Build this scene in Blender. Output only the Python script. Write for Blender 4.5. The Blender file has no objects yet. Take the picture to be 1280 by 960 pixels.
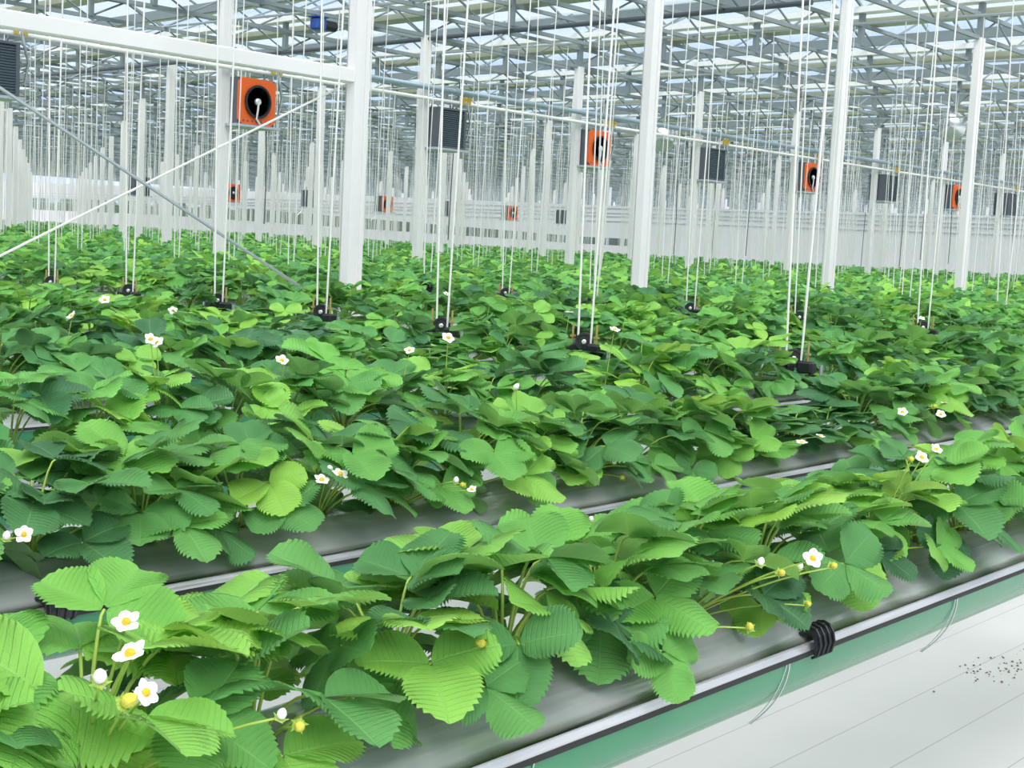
import bpy, math, random
import numpy as np
from mathutils import Vector, Matrix

# ------------------------------------------------------------------ camera
# x = along the gutters, y = across the gutters (away from the path), z = up
H = 1.55                                   # camera height over the floor
F, PIT, ROL, YAW = 1760.0, 0.1016, 0.0500, 0.7045
scene = bpy.context.scene
col = scene.collection
fw0 = Vector((math.cos(YAW), math.sin(YAW), 0)); rt0 = Vector((math.sin(YAW), -math.cos(YAW), 0))
fwd = fw0 * math.cos(PIT) + Vector((0, 0, -math.sin(PIT))); up0 = rt0.cross(fwd)
rgt = rt0 * math.cos(ROL) + up0 * math.sin(ROL); upv = up0 * math.cos(ROL) - rt0 * math.sin(ROL)
cam = bpy.data.cameras.new('camera'); cam.sensor_width = 36; cam.lens = F / 1280 * 36
cam.clip_start = 0.05; cam.clip_end = 400
camo = bpy.data.objects.new('camera', cam); col.objects.link(camo)
M = Matrix.Identity(4)
for i in range(3):
    M[i][0] = rgt[i]; M[i][1] = upv[i]; M[i][2] = -fwd[i]
M[2][3] = H
camo.matrix_world = M
scene.camera = camo

# ------------------------------------------------------------------ light
world = bpy.data.worlds.new('overcast_sky'); scene.world = world; world.use_nodes = True
wn = world.node_tree; wn.nodes.clear()
def N(nt, t, **kw):
    n = nt.nodes.new(t)
    for k, v in kw.items(): setattr(n, k, v)
    return n
wo = N(wn, 'ShaderNodeOutputWorld'); wb = N(wn, 'ShaderNodeBackground'); wt = N(wn, 'ShaderNodeTexCoord')
ws = N(wn, 'ShaderNodeSeparateXYZ'); wr = N(wn, 'ShaderNodeValToRGB')
wn.links.new(wt.outputs['Generated'], ws.inputs[0]); wn.links.new(ws.outputs['Z'], wr.inputs[0])
wn.links.new(wr.outputs[0], wb.inputs[0]); wn.links.new(wb.outputs[0], wo.inputs[0])
wr.color_ramp.elements[0].position = 0.0; wr.color_ramp.elements[0].color = (0.66, 0.76, 0.94, 1)
wr.color_ramp.elements[1].position = 0.9; wr.color_ramp.elements[1].color = (1.0, 0.99, 0.97, 1)
wb.inputs[1].default_value = 1.0
sun = bpy.data.lights.new('sun', 'SUN'); sun.energy = 3.5; sun.angle = math.radians(52); sun.color = (1, 0.985, 0.95)
suno = bpy.data.objects.new('sun', sun); col.objects.link(suno)
suno.rotation_euler = (math.radians(28), math.radians(-22), 0)
vs = scene.view_settings
vs.view_transform = 'Standard'; vs.look = 'None'; vs.gamma = 1; vs.use_curve_mapping = False; vs.exposure = 0.45
scene.cycles.max_bounces = 10; scene.cycles.transparent_max_bounces = 24; scene.cycles.diffuse_bounces = 5

# ------------------------------------------------------------------ pixel helpers
def ray(px, py):
    a, b = px - 640, py - 480; c, s = math.cos(ROL), math.sin(ROL)
    x = (c * a + s * b) / F; y = -(-s * a + c * b) / F
    return rt0 * x + up0 * y + fwd
def on_y(px, py, Y): r = ray(px, py); return r * (Y / r.y) + Vector((0, 0, H))
def on_z(px, py, Z): r = ray(px, py); return r * ((Z - H) / r.z) + Vector((0, 0, H))
def in_view(x, y, m=0.08, lo=0.5):
    if x * x + y * y < lo * lo: return True
    a = math.atan2(y, x)
    return YAW - 0.352 - m < a < YAW + 0.352 + m
def depth(x, y): return x * math.cos(YAW) + y * math.sin(YAW)
def sstep(t): t = min(1, max(0, t)); return t * t * (3 - 2 * t)
def ZG(x, y): return H - 0.70 + 0.03 * sstep((depth(x, y) - 4.0) / 7.0)   # gutter rim height

# ------------------------------------------------------------------ materials
def mat(name): 
    m = bpy.data.materials.new(name); m.use_nodes = True
    return m, m.node_tree, m.node_tree.nodes['Principled BSDF']
def simple(name, c, rough=0.5, metal=0.0, noise=0.0, scale=8.0, spec=0.5, bump=0.0):
    m, nt, p = mat(name)
    p.inputs['Base Color'].default_value = (*c, 1); p.inputs['Roughness'].default_value = rough
    p.inputs['Metallic'].default_value = metal; p.inputs['Specular IOR Level'].default_value = spec
    if noise or bump:
        tc = N(nt, 'ShaderNodeTexCoord'); nz = N(nt, 'ShaderNodeTexNoise'); nz.inputs['Scale'].default_value = scale; nz.inputs['Detail'].default_value = 4
        nt.links.new(tc.outputs['Object'], nz.inputs['Vector'])
        if noise:
            mx = N(nt, 'ShaderNodeMix', data_type='RGBA')
            mx.inputs[6].default_value = (*[v * (1 - noise) for v in c], 1); mx.inputs[7].default_value = (*[min(1, v * (1 + noise)) for v in c], 1)
            nt.links.new(nz.outputs['Fac'], mx.inputs[0]); nt.links.new(mx.outputs[2], p.inputs['Base Color'])
        if bump:
            b = N(nt, 'ShaderNodeBump'); b.inputs['Strength'].default_value = bump; b.inputs['Distance'].default_value = 0.01
            nt.links.new(nz.outputs['Fac'], b.inputs['Height']); nt.links.new(b.outputs[0], p.inputs['Normal'])
    return m
MT = {}
MT['white_paint'] = simple('white_paint', (0.82, 0.80, 0.775), 0.4, noise=0.03, scale=3)
MT['cord'] = simple('white_cord', (0.80, 0.79, 0.74), 0.7, noise=0.05, scale=60)
MT['dark_cable'] = simple('dark_cable', (0.12, 0.12, 0.12), 0.6, noise=0.1)
MT['black_plastic'] = simple('black_plastic', (0.012, 0.014, 0.017), 0.35, noise=0.2, scale=30)
MT['black_rubber'] = simple('black_rubber', (0.02, 0.022, 0.024), 0.55, noise=0.2, scale=30)
MT['steel'] = simple('galvanised_steel', (0.55, 0.58, 0.60), 0.35, 0.85, noise=0.12, scale=20)
MT['hub'] = simple('bright_hub', (0.8, 0.8, 0.8), 0.3, 0.5, noise=0.02)
MT['brass'] = simple('yellow_zinc_rod', (0.55, 0.42, 0.16), 0.4, 0.7, noise=0.1, scale=90)
MT['truss'] = simple('grey_truss_steel', (0.22, 0.26, 0.265), 0.5, 0.1, noise=0.12, scale=2)
MT['dark_bar'] = simple('dark_grey_bar', (0.08, 0.095, 0.11), 0.5, 0.2, noise=0.1, scale=2)
MT['roof_white'] = simple('roof_white_aluminium', (0.85, 0.84, 0.80), 0.45, noise=0.03)
MT['olive'] = simple('olive_screen_cloth', (0.42, 0.44, 0.34), 0.85, noise=0.12, scale=5)
MT['beige'] = simple('beige_screen_cloth', (0.72, 0.67, 0.57), 0.85, noise=0.08, scale=4)
MT['pipe'] = simple('blue_grey_pipe', (0.33, 0.42, 0.47), 0.4, 0.3, noise=0.08)
MT['orange'] = simple('orange_panel', (0.86, 0.13, 0.012), 0.45, noise=0.05, scale=6)
MT['casing'] = simple('grey_casing', (0.10, 0.115, 0.135), 0.5, noise=0.1)
MT['fin'] = simple('dark_fin', (0.025, 0.032, 0.042), 0.45, 0.2, noise=0.2, scale=30)
MT['fin_light'] = simple('blue_grey_fin', (0.14, 0.18, 0.22), 0.45, 0.3, noise=0.1, scale=30)
MT['blue'] = simple('blue_paint', (0.02, 0.07, 0.30), 0.4, noise=0.1)
MT['yellow_valve'] = simple('yellow_valve', (0.65, 0.45, 0.06), 0.4, 0.3, noise=0.1)
MT['soil'] = simple('dark_substrate', (0.018, 0.012, 0.009), 0.95, noise=0.5, scale=60, bump=0.8)
MT['crumb'] = simple('brown_crumb', (0.22, 0.13, 0.08), 0.9, noise=0.4, scale=60)
MT['petal'] = simple('white_petal', (0.86, 0.85, 0.82), 0.6, noise=0.04, scale=60)
MT['pollen'] = simple('yellow_pollen', (0.80, 0.50, 0.02), 0.7, noise=0.25, scale=300, bump=0.6)
MT['bud'] = simple('green_yellow_fruitlet', (0.55, 0.55, 0.06), 0.6, noise=0.2, scale=200, bump=0.5)
MT['stalk'] = simple('pale_green_stalk', (0.32, 0.47, 0.08), 0.55, noise=0.15, scale=30)
MT['crown'] = simple('reddish_crown', (0.20, 0.17, 0.04), 0.7, noise=0.3, scale=60)
MT['hedge'] = simple('hedge_green', (0.16, 0.24, 0.15), 0.9, noise=0.6, scale=1.5)
MT['curtain'] = simple('white_curtain_film', (0.86, 0.845, 0.855), 0.55, noise=0.02, scale=0.6)
MT['silver'] = simple('silver_drum', (0.70, 0.71, 0.72), 0.25, 0.9, noise=0.08)
MT['rim_shadow'] = simple('black_rim_shadow', (0.012, 0.014, 0.015), 0.7, noise=0.2)  # black carries the shadow line below the gutter edge

def glass_mat(name, tint, refl):
    m = bpy.data.materials.new(name); m.use_nodes = True; nt = m.node_tree; nt.nodes.clear()
    o = N(nt, 'ShaderNodeOutputMaterial'); t = N(nt, 'ShaderNodeBsdfTransparent'); g = N(nt, 'ShaderNodeBsdfGlossy'); x = N(nt, 'ShaderNodeMixShader')
    t.inputs[0].default_value = (*tint, 1); g.inputs['Roughness'].default_value = 0.08; x.inputs[0].default_value = refl
    nt.links.new(t.outputs[0], x.inputs[1]); nt.links.new(g.outputs[0], x.inputs[2]); nt.links.new(x.outputs[0], o.inputs[0])
    return m
MT['glass'] = glass_mat('roof_glass', (0.95, 0.975, 1.0), 0.05)
MT['window'] = glass_mat('window_glass', (0.85, 0.9, 0.88), 0.08)

def floor_mat():
    m, nt, p = mat('white_ground_cloth')
    g = N(nt, 'ShaderNodeNewGeometry'); s = N(nt, 'ShaderNodeSeparateXYZ'); nt.links.new(g.outputs['Position'], s.inputs[0])
    a = N(nt, 'ShaderNodeMath', operation='SUBTRACT'); a.inputs[1].default_value = 1.78; nt.links.new(s.outputs['Y'], a.inputs[0])
    b = N(nt, 'ShaderNodeMath', operation='PINGPONG'); b.inputs[1].default_value = 0.1275; nt.links.new(a.outputs[0], b.inputs[0])
    c = N(nt, 'ShaderNodeMath', operation='LESS_THAN'); c.inputs[1].default_value = 0.0022; nt.links.new(b.outputs[0], c.inputs[0])
    nz = N(nt, 'ShaderNodeTexNoise'); nz.inputs['Scale'].default_value = 2.2; nz.inputs['Detail'].default_value = 6; nt.links.new(g.outputs['Position'], nz.inputs['Vector'])
    mx = N(nt, 'ShaderNodeMix', data_type='RGBA'); mx.inputs[6].default_value = (0.62, 0.615, 0.625, 1); mx.inputs[7].default_value = (0.70, 0.695, 0.705, 1)
    nt.links.new(nz.outputs['Fac'], mx.inputs[0])
    m2 = N(nt, 'ShaderNodeMix', data_type='RGBA'); m2.inputs[7].default_value = (0.45, 0.44, 0.46, 1)
    nt.links.new(c.outputs[0], m2.inputs[0]); nt.links.new(mx.outputs[2], m2.inputs[6]); nt.links.new(m2.outputs[2], p.inputs['Base Color'])
    p.inputs['Roughness'].default_value = 0.6
    w = N(nt, 'ShaderNodeTexNoise'); w.inputs['Scale'].default_value = 220; nt.links.new(g.outputs['Position'], w.inputs['Vector'])
    bp = N(nt, 'ShaderNodeBump'); bp.inputs['Strength'].default_value = 0.15; bp.inputs['Distance'].default_value = 0.002
    nt.links.new(w.outputs['Fac'], bp.inputs['Height']); nt.links.new(bp.outputs[0], p.inputs['Normal'])
    return m
MT['floor'] = floor_mat()

def film_mat():
    m, nt, p = mat('grey_mulch_film')
    g = N(nt, 'ShaderNodeNewGeometry'); mp = N(nt, 'ShaderNodeMapping'); mp.inputs['Scale'].default_value = (1.3, 16, 16)
    nz = N(nt, 'ShaderNodeTexNoise'); nz.inputs['Scale'].default_value = 1.0; nz.inputs['Detail'].default_value = 3; nz.inputs['Distortion'].default_value = 0.5
    nt.links.new(g.outputs['Position'], mp.inputs[0]); nt.links.new(mp.outputs[0], nz.inputs['Vector'])
    r = N(nt, 'ShaderNodeValToRGB'); r.color_ramp.elements[0].color = (0.36, 0.385, 0.40, 1); r.color_ramp.elements[1].color = (0.55, 0.57, 0.59, 1)
    r.color_ramp.elements[0].position = 0.3; r.color_ramp.elements[1].position = 0.7
    nt.links.new(nz.outputs['Fac'], r.inputs[0]); nt.links.new(r.outputs[0], p.inputs['Base Color'])
    p.inputs['Metallic'].default_value = 0.35; p.inputs['Roughness'].default_value = 0.2
    bp = N(nt, 'ShaderNodeBump'); bp.inputs['Strength'].default_value = 0.55; bp.inputs['Distance'].default_value = 0.012
    nt.links.new(nz.outputs['Fac'], bp.inputs['Height']); nt.links.new(bp.outputs[0], p.inputs['Normal'])
    return m
MT['film'] = film_mat()
def trough_mat():
    m, nt, p = mat('glossy_green_trough')
    g = N(nt, 'ShaderNodeNewGeometry'); nz = N(nt, 'ShaderNodeTexNoise'); nz.inputs['Scale'].default_value = 1.7; nz.inputs['Detail'].default_value = 2
    nt.links.new(g.outputs['Position'], nz.inputs['Vector'])
    mx = N(nt, 'ShaderNodeMix', data_type='RGBA'); mx.inputs[6].default_value = (0.022, 0.19, 0.085, 1); mx.inputs[7].default_value = (0.045, 0.25, 0.125, 1)
    nt.links.new(nz.outputs['Fac'], mx.inputs[0]); nt.links.new(mx.outputs[2], p.inputs['Base Color'])
    p.inputs['Roughness'].default_value = 0.2; p.inputs['IOR'].default_value = 1.45
    return m
MT['trough'] = trough_mat()

def leaf_mat(name, attr):
    m = bpy.data.materials.new(name); m.use_nodes = True; nt = m.node_tree; nt.nodes.clear()
    L = nt.links.new
    o = N(nt, 'ShaderNodeOutputMaterial')
    if attr:
        at = N(nt, 'ShaderNodeAttribute'); at.attribute_name = 'tone'; tone = at.outputs['Fac']
    else:
        oi = N(nt, 'ShaderNodeObjectInfo'); sp = N(nt, 'ShaderNodeSeparateColor'); L(oi.outputs['Color'], sp.inputs[0]); tone = sp.outputs[0]
    cr = N(nt, 'ShaderNodeValToRGB'); L(tone, cr.inputs[0]); e = cr.color_ramp.elements
    e[0].position = 0.0; e[0].color = (0.062, 0.200, 0.088, 1); e[1].position = 1.0; e[1].color = (0.36, 0.72, 0.115, 1)
    a = e.new(0.35); a.color = (0.108, 0.345, 0.105, 1); b = e.new(0.7); b.color = (0.200, 0.560, 0.105, 1)
    base = cr.outputs[0]; nrm = None
    if not attr:
        uv = N(nt, 'ShaderNodeTexCoord'); s = N(nt, 'ShaderNodeSeparateXYZ'); L(uv.outputs['UV'], s.inputs[0])
        u = N(nt, 'ShaderNodeMath', operation='SUBTRACT'); u.inputs[1].default_value = 0.5; L(s.outputs['Y'], u.inputs[0])
        ua = N(nt, 'ShaderNodeMath', operation='ABSOLUTE'); L(u.outputs[0], ua.inputs[0])
        mid = N(nt, 'ShaderNodeMapRange'); mid.inputs[1].default_value = 0.0; mid.inputs[2].default_value = 0.03; mid.inputs[3].default_value = 1; mid.inputs[4].default_value = 0
        L(ua.outputs[0], mid.inputs[0])
        pp = N(nt, 'ShaderNodeMath', operation='PINGPONG'); pp.inputs[1].default_value = 1/24; L(s.outputs['X'], pp.inputs[0])
        vn = N(nt, 'ShaderNodeMapRange'); vn.inputs[1].default_value = 0.0; vn.inputs[2].default_value = 0.011; vn.inputs[3].default_value = 0.65; vn.inputs[4].default_value = 0
        L(pp.outputs[0], vn.inputs[0])
        mxv = N(nt, 'ShaderNodeMath', operation='MAXIMUM'); L(mid.outputs[0], mxv.inputs[0]); L(vn.outputs[0], mxv.inputs[1])
        sc = N(nt, 'ShaderNodeMath', operation='MULTIPLY'); sc.inputs[1].default_value = 0.26; L(mxv.outputs[0], sc.inputs[0])
        mx = N(nt, 'ShaderNodeMix', data_type='RGBA'); mx.inputs[7].default_value = (0.34, 0.58, 0.22, 1)
        L(sc.outputs[0], mx.inputs[0]); L(base, mx.inputs[6]); base = mx.outputs[2]
        nz = N(nt, 'ShaderNodeTexNoise'); nz.inputs['Scale'].default_value = 90; nz.inputs['Detail'].default_value = 3; L(uv.outputs['Object'], nz.inputs['Vector'])
        ad = N(nt, 'ShaderNodeMath', operation='MULTIPLY_ADD'); ad.inputs[1].default_value = -0.9; L(mxv.outputs[0], ad.inputs[0]); L(nz.outputs['Fac'], ad.inputs[2])
        bp = N(nt, 'ShaderNodeBump'); bp.inputs['Strength'].default_value = 0.7; bp.inputs['Distance'].default_value = 0.003
        L(ad.outputs[0], bp.inputs['Height']); nrm = bp.outputs[0]
    gm = N(nt, 'ShaderNodeNewGeometry'); bk = N(nt, 'ShaderNodeMix', data_type='RGBA'); bk.inputs[7].default_value = (0.30, 0.45, 0.20, 1)
    bf = N(nt, 'ShaderNodeMath', operation='MULTIPLY'); bf.inputs[1].default_value = 0.5; L(gm.outputs['Backfacing'], bf.inputs[0])
    L(bf.outputs[0], bk.inputs[0]); L(base, bk.inputs[6])
    p = N(nt, 'ShaderNodeBsdfPrincipled'); p.inputs['Roughness'].default_value = 0.43; p.inputs['Specular IOR Level'].default_value = 0.45
    L(bk.outputs[2], p.inputs['Base Color'])
    if nrm: L(nrm, p.inputs['Normal'])
    tr = N(nt, 'ShaderNodeBsdfTranslucent'); hs = N(nt, 'ShaderNodeHueSaturation'); hs.inputs['Hue'].default_value = 0.475; hs.inputs['Value'].default_value = 1.25
    L(base, hs.inputs['Color']); L(hs.outputs[0], tr.inputs[0])
    ms = N(nt, 'ShaderNodeMixShader'); ms.inputs[0].default_value = 0.30
    L(p.outputs[0], ms.inputs[1]); L(tr.outputs[0], ms.inputs[2]); L(ms.outputs[0], o.inputs[0])
    return m
MT['leaf'] = leaf_mat('strawberry_leaf', False)
MT['leaf_far'] = leaf_mat('strawberry_leaf_distant', True)

# ------------------------------------------------------------------ mesh helpers
class MB:
    def __init__(s): s.v = []; s.f = []; s.m = []; s.uv = None
    def box(s, c, d, rz=0.0, mi=0):
        n = len(s.v); cs, sn = math.cos(rz), math.sin(rz)
        for k in (-.5, .5):
            for j in (-.5, .5):
                for i in (-.5, .5):
                    x, y = i * d[0], j * d[1]
                    s.v.append((c[0] + x * cs - y * sn, c[1] + x * sn + y * cs, c[2] + k * d[2]))
        for q in ((0, 2, 3, 1), (4, 5, 7, 6), (0, 1, 5, 4), (2, 6, 7, 3), (0, 4, 6, 2), (1, 3, 7, 5)):
            s.f.append(tuple(n + a for a in q)); s.m.append(mi)
        return s
    def bbox(s, c, d, b, mi=0):                     # box with its upright and level edges chamfered
        prof = [(-d[0]/2+b, -d[1]/2), (d[0]/2-b, -d[1]/2), (d[0]/2, -d[1]/2+b), (d[0]/2, d[1]/2-b), (d[0]/2-b, d[1]/2), (-d[0]/2+b, d[1]/2), (-d[0]/2, d[1]/2-b), (-d[0]/2, -d[1]/2+b)]
        n = len(s.v); rings = ((-d[2]/2, b), (-d[2]/2+b, 0), (d[2]/2-b, 0), (d[2]/2, b))
        for z, ins in rings:
            for x, y in prof:
                s.v.append((c[0] + x * (1 - 2*ins/d[0]), c[1] + y * (1 - 2*ins/d[1]), c[2] + z))
        for r in range(3):
            for k in range(8):
                a = n + r*8 + k; b2 = n + r*8 + (k+1) % 8; s.f.append((a, b2, b2+8, a+8)); s.m.append(mi)
        s.f.append(tuple(n + k for k in reversed(range(8)))); s.m.append(mi)
        s.f.append(tuple(n + 24 + k for k in range(8))); s.m.append(mi)
        return s
    def tube(s, pts, r, seg=6, cap=True, mi=0):
        pts = [Vector(p) for p in pts]; n0 = len(s.v); rr = r if hasattr(r, '__len__') else [r] * len(pts)
        prev = None
        for i, p in enumerate(pts):
            t = (pts[min(i+1, len(pts)-1)] - pts[max(i-1, 0)]).normalized()
            if prev is None:
                a = Vector((1, 0, 0)) if abs(t.x) < 0.8 else Vector((0, 1, 0)); u = t.cross(a).normalized()
            else: u = (prev - t * prev.dot(t)).normalized()
            prev = u; w = t.cross(u)
            for k in range(seg):
                an = 2 * math.pi * k / seg
                s.v.append(tuple(p + (u * math.cos(an) + w * math.sin(an)) * rr[i]))
        for i in range(len(pts) - 1):
            for k in range(seg):
                a = n0 + i*seg + k; b = n0 + i*seg + (k+1) % seg; s.f.append((a, b, b+seg, a+seg)); s.m.append(mi)
        if cap:
            s.f.append(tuple(n0 + k for k in reversed(range(seg)))); s.m.append(mi)
            e = n0 + (len(pts)-1)*seg; s.f.append(tuple(e + k for k in range(seg))); s.m.append(mi)
        return s
    def lathe(s, prof, origin, axis, seg=20, mi=0):  # prof: (along axis, radius)
        ax = Vector(axis).normalized(); a = Vector((0, 0, 1)) if abs(ax.z) < 0.8 else Vector((1, 0, 0)); u = ax.cross(a).normalized(); w = ax.cross(u); o = Vector(origin); n0 = len(s.v)
        for h, r in prof:
            for k in range(seg):
                an = 2*math.pi*k/seg; s.v.append(tuple(o + ax*h + (u*math.cos(an) + w*math.sin(an))*r))
        for i in range(len(prof)-1):
            for k in range(seg):
                p = n0+i*seg+k; q = n0+i*seg+(k+1) % seg; s.f.append((p, q, q+seg, p+seg)); s.m.append(mi)
        s.f.append(tuple(n0+k for k in reversed(range(seg)))); s.m.append(mi)
        e = n0+(len(prof)-1)*seg; s.f.append(tuple(e+k for k in range(seg))); s.m.append(mi)
        return s
    def mesh(s, name, mats, smooth=False):
        me = bpy.data.meshes.new(name); me.from_pydata(s.v, [], s.f)
        for m_ in (mats if isinstance(mats, (list, tuple)) else [mats]): me.materials.append(MT[m_] if isinstance(m_, str) else m_)
        if any(s.m): me.polygons.foreach_set('material_index', s.m)
        if smooth: me.polygons.foreach_set('use_smooth', [True] * len(me.polygons))
        me.update(); return me
def place(name, me, parent=None, loc=None, label=None, cat=None, group=None, kind=None):
    o = bpy.data.objects.new(name, me); col.objects.link(o)
    if loc is not None: o.location = loc
    if parent is not None: o.parent = parent
    for k, v in (('label', label), ('category', cat), ('group', group), ('kind', kind)):
        if v: o[k] = v
    return o
def empty(name, loc, label=None, cat=None, group=None, kind=None, rz=0.0):
    o = place(name, None, None, loc, label, cat, group, kind); o.rotation_euler = (0, 0, rz); o.empty_display_size = 0.05; return o
ORD = ['first','second','third','fourth','fifth','sixth','seventh','eighth','ninth','tenth','eleventh','twelfth','thirteenth','fourteenth','fifteenth','sixteenth','seventeenth','eighteenth','nineteenth','twentieth']
TENS = {2: 'twenty', 3: 'thirty', 4: 'forty', 5: 'fifty', 6: 'sixty', 7: 'seventy', 8: 'eighty', 9: 'ninety'}
TENTH = {2: 'twentieth', 3: 'thirtieth', 4: 'fortieth', 5: 'fiftieth', 6: 'sixtieth', 7: 'seventieth', 8: 'eightieth', 9: 'ninetieth'}
def ordw(n):                                        # 1 -> first
    if n <= 20: return ORD[n-1]
    if n % 10 == 0: return TENTH[n // 10]
    return TENS[n // 10] + '-' + ORD[n % 10 - 1]

# ------------------------------------------------------------------ layout constants
SHEAR = 0.091                                      # the cross direction of the frame leans a little
BAY, SEC = 7.8, 4.0
Y_A, X_A = 8.40, 7.80                              # first column row, first column in view
ROW, Y1 = 1.04, 1.365                              # gutter spacing, centre of the front gutter
HALF = 0.17                                        # half width of a gutter
NROW = 90
def wall_x(y): return 55.5 + 0.06 * y

# ------------------------------------------------------------------ setting: floor
b = MB(); b.v = [(-9, -9, 0), (75, -9, 0), (75, 112, 0), (-9, 112, 0)]; b.f = [(0, 1, 2, 3)]; b.m = [0]
place('floor', b.mesh('floor', 'floor'), kind='structure', label='white woven ground cloth floor with thin grey lines')
# soil crumbs spilled on the floor
rng = random.Random(5)
b = MB()
for i in range(75):
    x = 5.28 + rng.gauss(0, 0.13); y = 1.95 + rng.gauss(0, 0.055); r = rng.uniform(0.002, 0.007)
    n = len(b.v); z = r * 0.6
    b.v += [(x+r, y, z), (x, y+r, z*0.9), (x-r, y, z), (x, y-r, z*1.1), (x, y, z*2), (x, y, 0)]
    for q in ((0,1,4),(1,2,4),(2,3,4),(3,0,4),(1,0,5),(2,1,5),(3,2,5),(0,3,5)): b.f.append(tuple(n+a for a in q)); b.m.append(0)
place('soil_crumbs', b.mesh('soil_crumbs', 'crumb'), label='brown soil crumbs scattered on the white ground cloth', cat='soil', kind='stuff')

# ------------------------------------------------------------------ setting: end wall
def wall_seg(b, y0, y1, zlo, zhi, n, thick=0.05):
    for i in range(n):
        ya, yb = y0 + (y1-y0)*i/n, y0 + (y1-y0)*(i+1)/n
        k = len(b.v)
        for dx in (0, thick):
            for y in (ya, yb):
                for z in (zlo(y), zhi(y)): b.v.append((wall_x(y)+dx, y, z))
        for q in ((0,1,3,2),(4,6,7,5),(0,4,5,1),(2,3,7,6),(1,5,7,3),(0,2,6,4)): b.f.append(tuple(k+a for a in q)); b.m.append(0)
def hem_lo(y): return H + (0.0 + 0.55 * min(1, max(0, (y-45)/40)))
def hem_hi(y): return H + (0.36 + 1.15 * min(1, max(0, (y-45)/40)))
WTOP = H + 1.98
b = MB()
wall_seg(b, -9, 42, lambda y: 0, lambda y: WTOP, 12)
wall_seg(b, 42, 110, lambda y: 0, hem_lo, 20)
wall_seg(b, 42, 110, hem_hi, lambda y: WTOP + 0.012*max(0, y-42), 20)
we = place('wall_end', b.mesh('wall_end', 'curtain'), kind='structure', label='white film curtain wall across the far end')
for dz in (1.45, 1.62, 1.85, 1.2):                 # rails stitched into the curtain
    b = MB(); wall_seg(b, -9, 110, lambda y: H+dz, lambda y: H+dz+0.035, 20, 0.03); b.v = [(x-0.035, y, z) for x, y, z in b.v]
    place('curtain_rail', b.mesh('curtain_rail', simple('rail_grey', (0.6, 0.6, 0.66), 0.5, noise=0.02)), we)
# low window band with mullions on the left half of the end wall
w1 = place('window_1', None, kind='structure', label='low band of windows in the white end wall')
w1.location = (wall_x(76)+0.02, 76, H); w1.empty_display_size = 0.1
bm_ = MB()
for i in range(46): 
    y = 42.5 + i*1.45; bm_.box((wall_x(y)-w1.location.x+0.02, y-76, (hem_lo(y)+hem_hi(y))/2-H), (0.06, 0.22, hem_hi(y)-hem_lo(y)+0.06))
place('mullion_frame', bm_.mesh('mullion_frame', 'white_paint'), w1)
for i in range(45):
    y = 43.225 + i*1.45; z0, z1 = hem_lo(y)-H, hem_hi(y)-H
    b = MB(); b.box((0, 0, 0), (0.012, 1.3, 1.0))
    o = place('pane', b.mesh('pane', 'window'), w1, (wall_x(y)-w1.location.x+0.02, y-76, (z0+z1)/2)); o.scale = (1, 1, z1-z0+0.02)
# greenery outside, behind the windows
rng = random.Random(9); b = MB(); nseg, nh = 140, 8
for i in range(nseg+1):
    y = 30 + 85*i/nseg
    for j in range(nh+1):
        b.v.append((63.5 + 1.2*math.cos(j*0.35) + rng.gauss(0, 0.25) + 0.06*(y-30), y, 0.02 + 3.4*j/nh*(0.9+0.12*math.sin(i*0.7)+0.05*rng.random())))
for i in range(nseg):
    for j in range(nh):
        a = i*(nh+1)+j; b.f.append((a, a+nh+1, a+nh+2, a+1)); b.m.append(0)
place('crop_beyond', b.mesh('crop_beyond', 'hedge', True), label='dim green tall crop seen through the low window band', cat='plants', kind='stuff')
# glazed gable above the curtain: mullions, transoms, panes
g = place('window_2', None, kind='structure', label='pale glazed gable far behind the white curtain'); g.location = (99, 40, 2.0); g.empty_display_size = 0.1
b = MB()
for i in range(75): b.box((0, -42+i*1.5, 1.9), (0.06, 0.07, 3.8))
for z in (0.1, 0.8, 1.5, 2.2, 2.9, 3.6): b.box((-0.03, 12, z), (0.06, 112, 0.08))
place('gable_frame', b.mesh('gable_frame', simple('gable_grey', (0.62, 0.65, 0.65), 0.6, noise=0.06)), g)
gp = MB().box((0, 0, 0), (0.012, 2.95, 3.8)).mesh('gable_pane', 'window')
for i in range(36): place('pane', gp, g, (0.05, -41.5+i*3.0, 1.9))
t = MB(); rng = random.Random(3)
for i in range(48):
    y = 16 + i*1.5 + rng.uniform(-.3, .3); t.box((wall_x(y)-0.25, y, H+3.98+rng.uniform(-.12, .12)), (0.15, rng.uniform(0.4, 1.1), rng.uniform(0.14, 0.3)))
place('trim_1', t.mesh('trim_1', 'blue'), kind='structure', label='row of dark blue drive housings along the far gable')
b = MB(); b.box((24, 104, 1.9), (70, 0.1, 3.8)); place('wall_left', b.mesh('wall_left', 'curtain'), kind='structure', label='white film curtain wall along the far left side')

# ------------------------------------------------------------------ setting: roof
ZC0, ZC1 = H + 3.20, H + 3.52                      # truss chords
ZGUT, ZRID = H + 3.74, H + 4.62                    # roof gutter and ridge
XS = [X_A - 4*SEC + SEC*k for k in range(0, 30)]     # gutter lines at y = Y_A (they lean with SHEAR)
def gx(x0, y): return x0 + SHEAR * (y - Y_A)
def cross_bar(b, x0, y0, y1, z, d, mi=0):
    # a bar across the house (in the leaning cross direction), section d = (along, high)
    k = len(b.v)
    for y in (y0, y1):
        for dx in (-d[0]/2, d[0]/2):
            for dz in (-d[1]/2, d[1]/2): b.v.append((gx(x0, y)+dx, y, z+dz))
    for q in ((0,1,3,2),(4,6,7,5),(0,4,5,1),(2,3,7,6),(1,5,7,3),(0,2,6,4)): b.f.append(tuple(k+a for a in q)); b.m.append(mi)
YR0, YR1 = -6.0, 103.0
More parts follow.
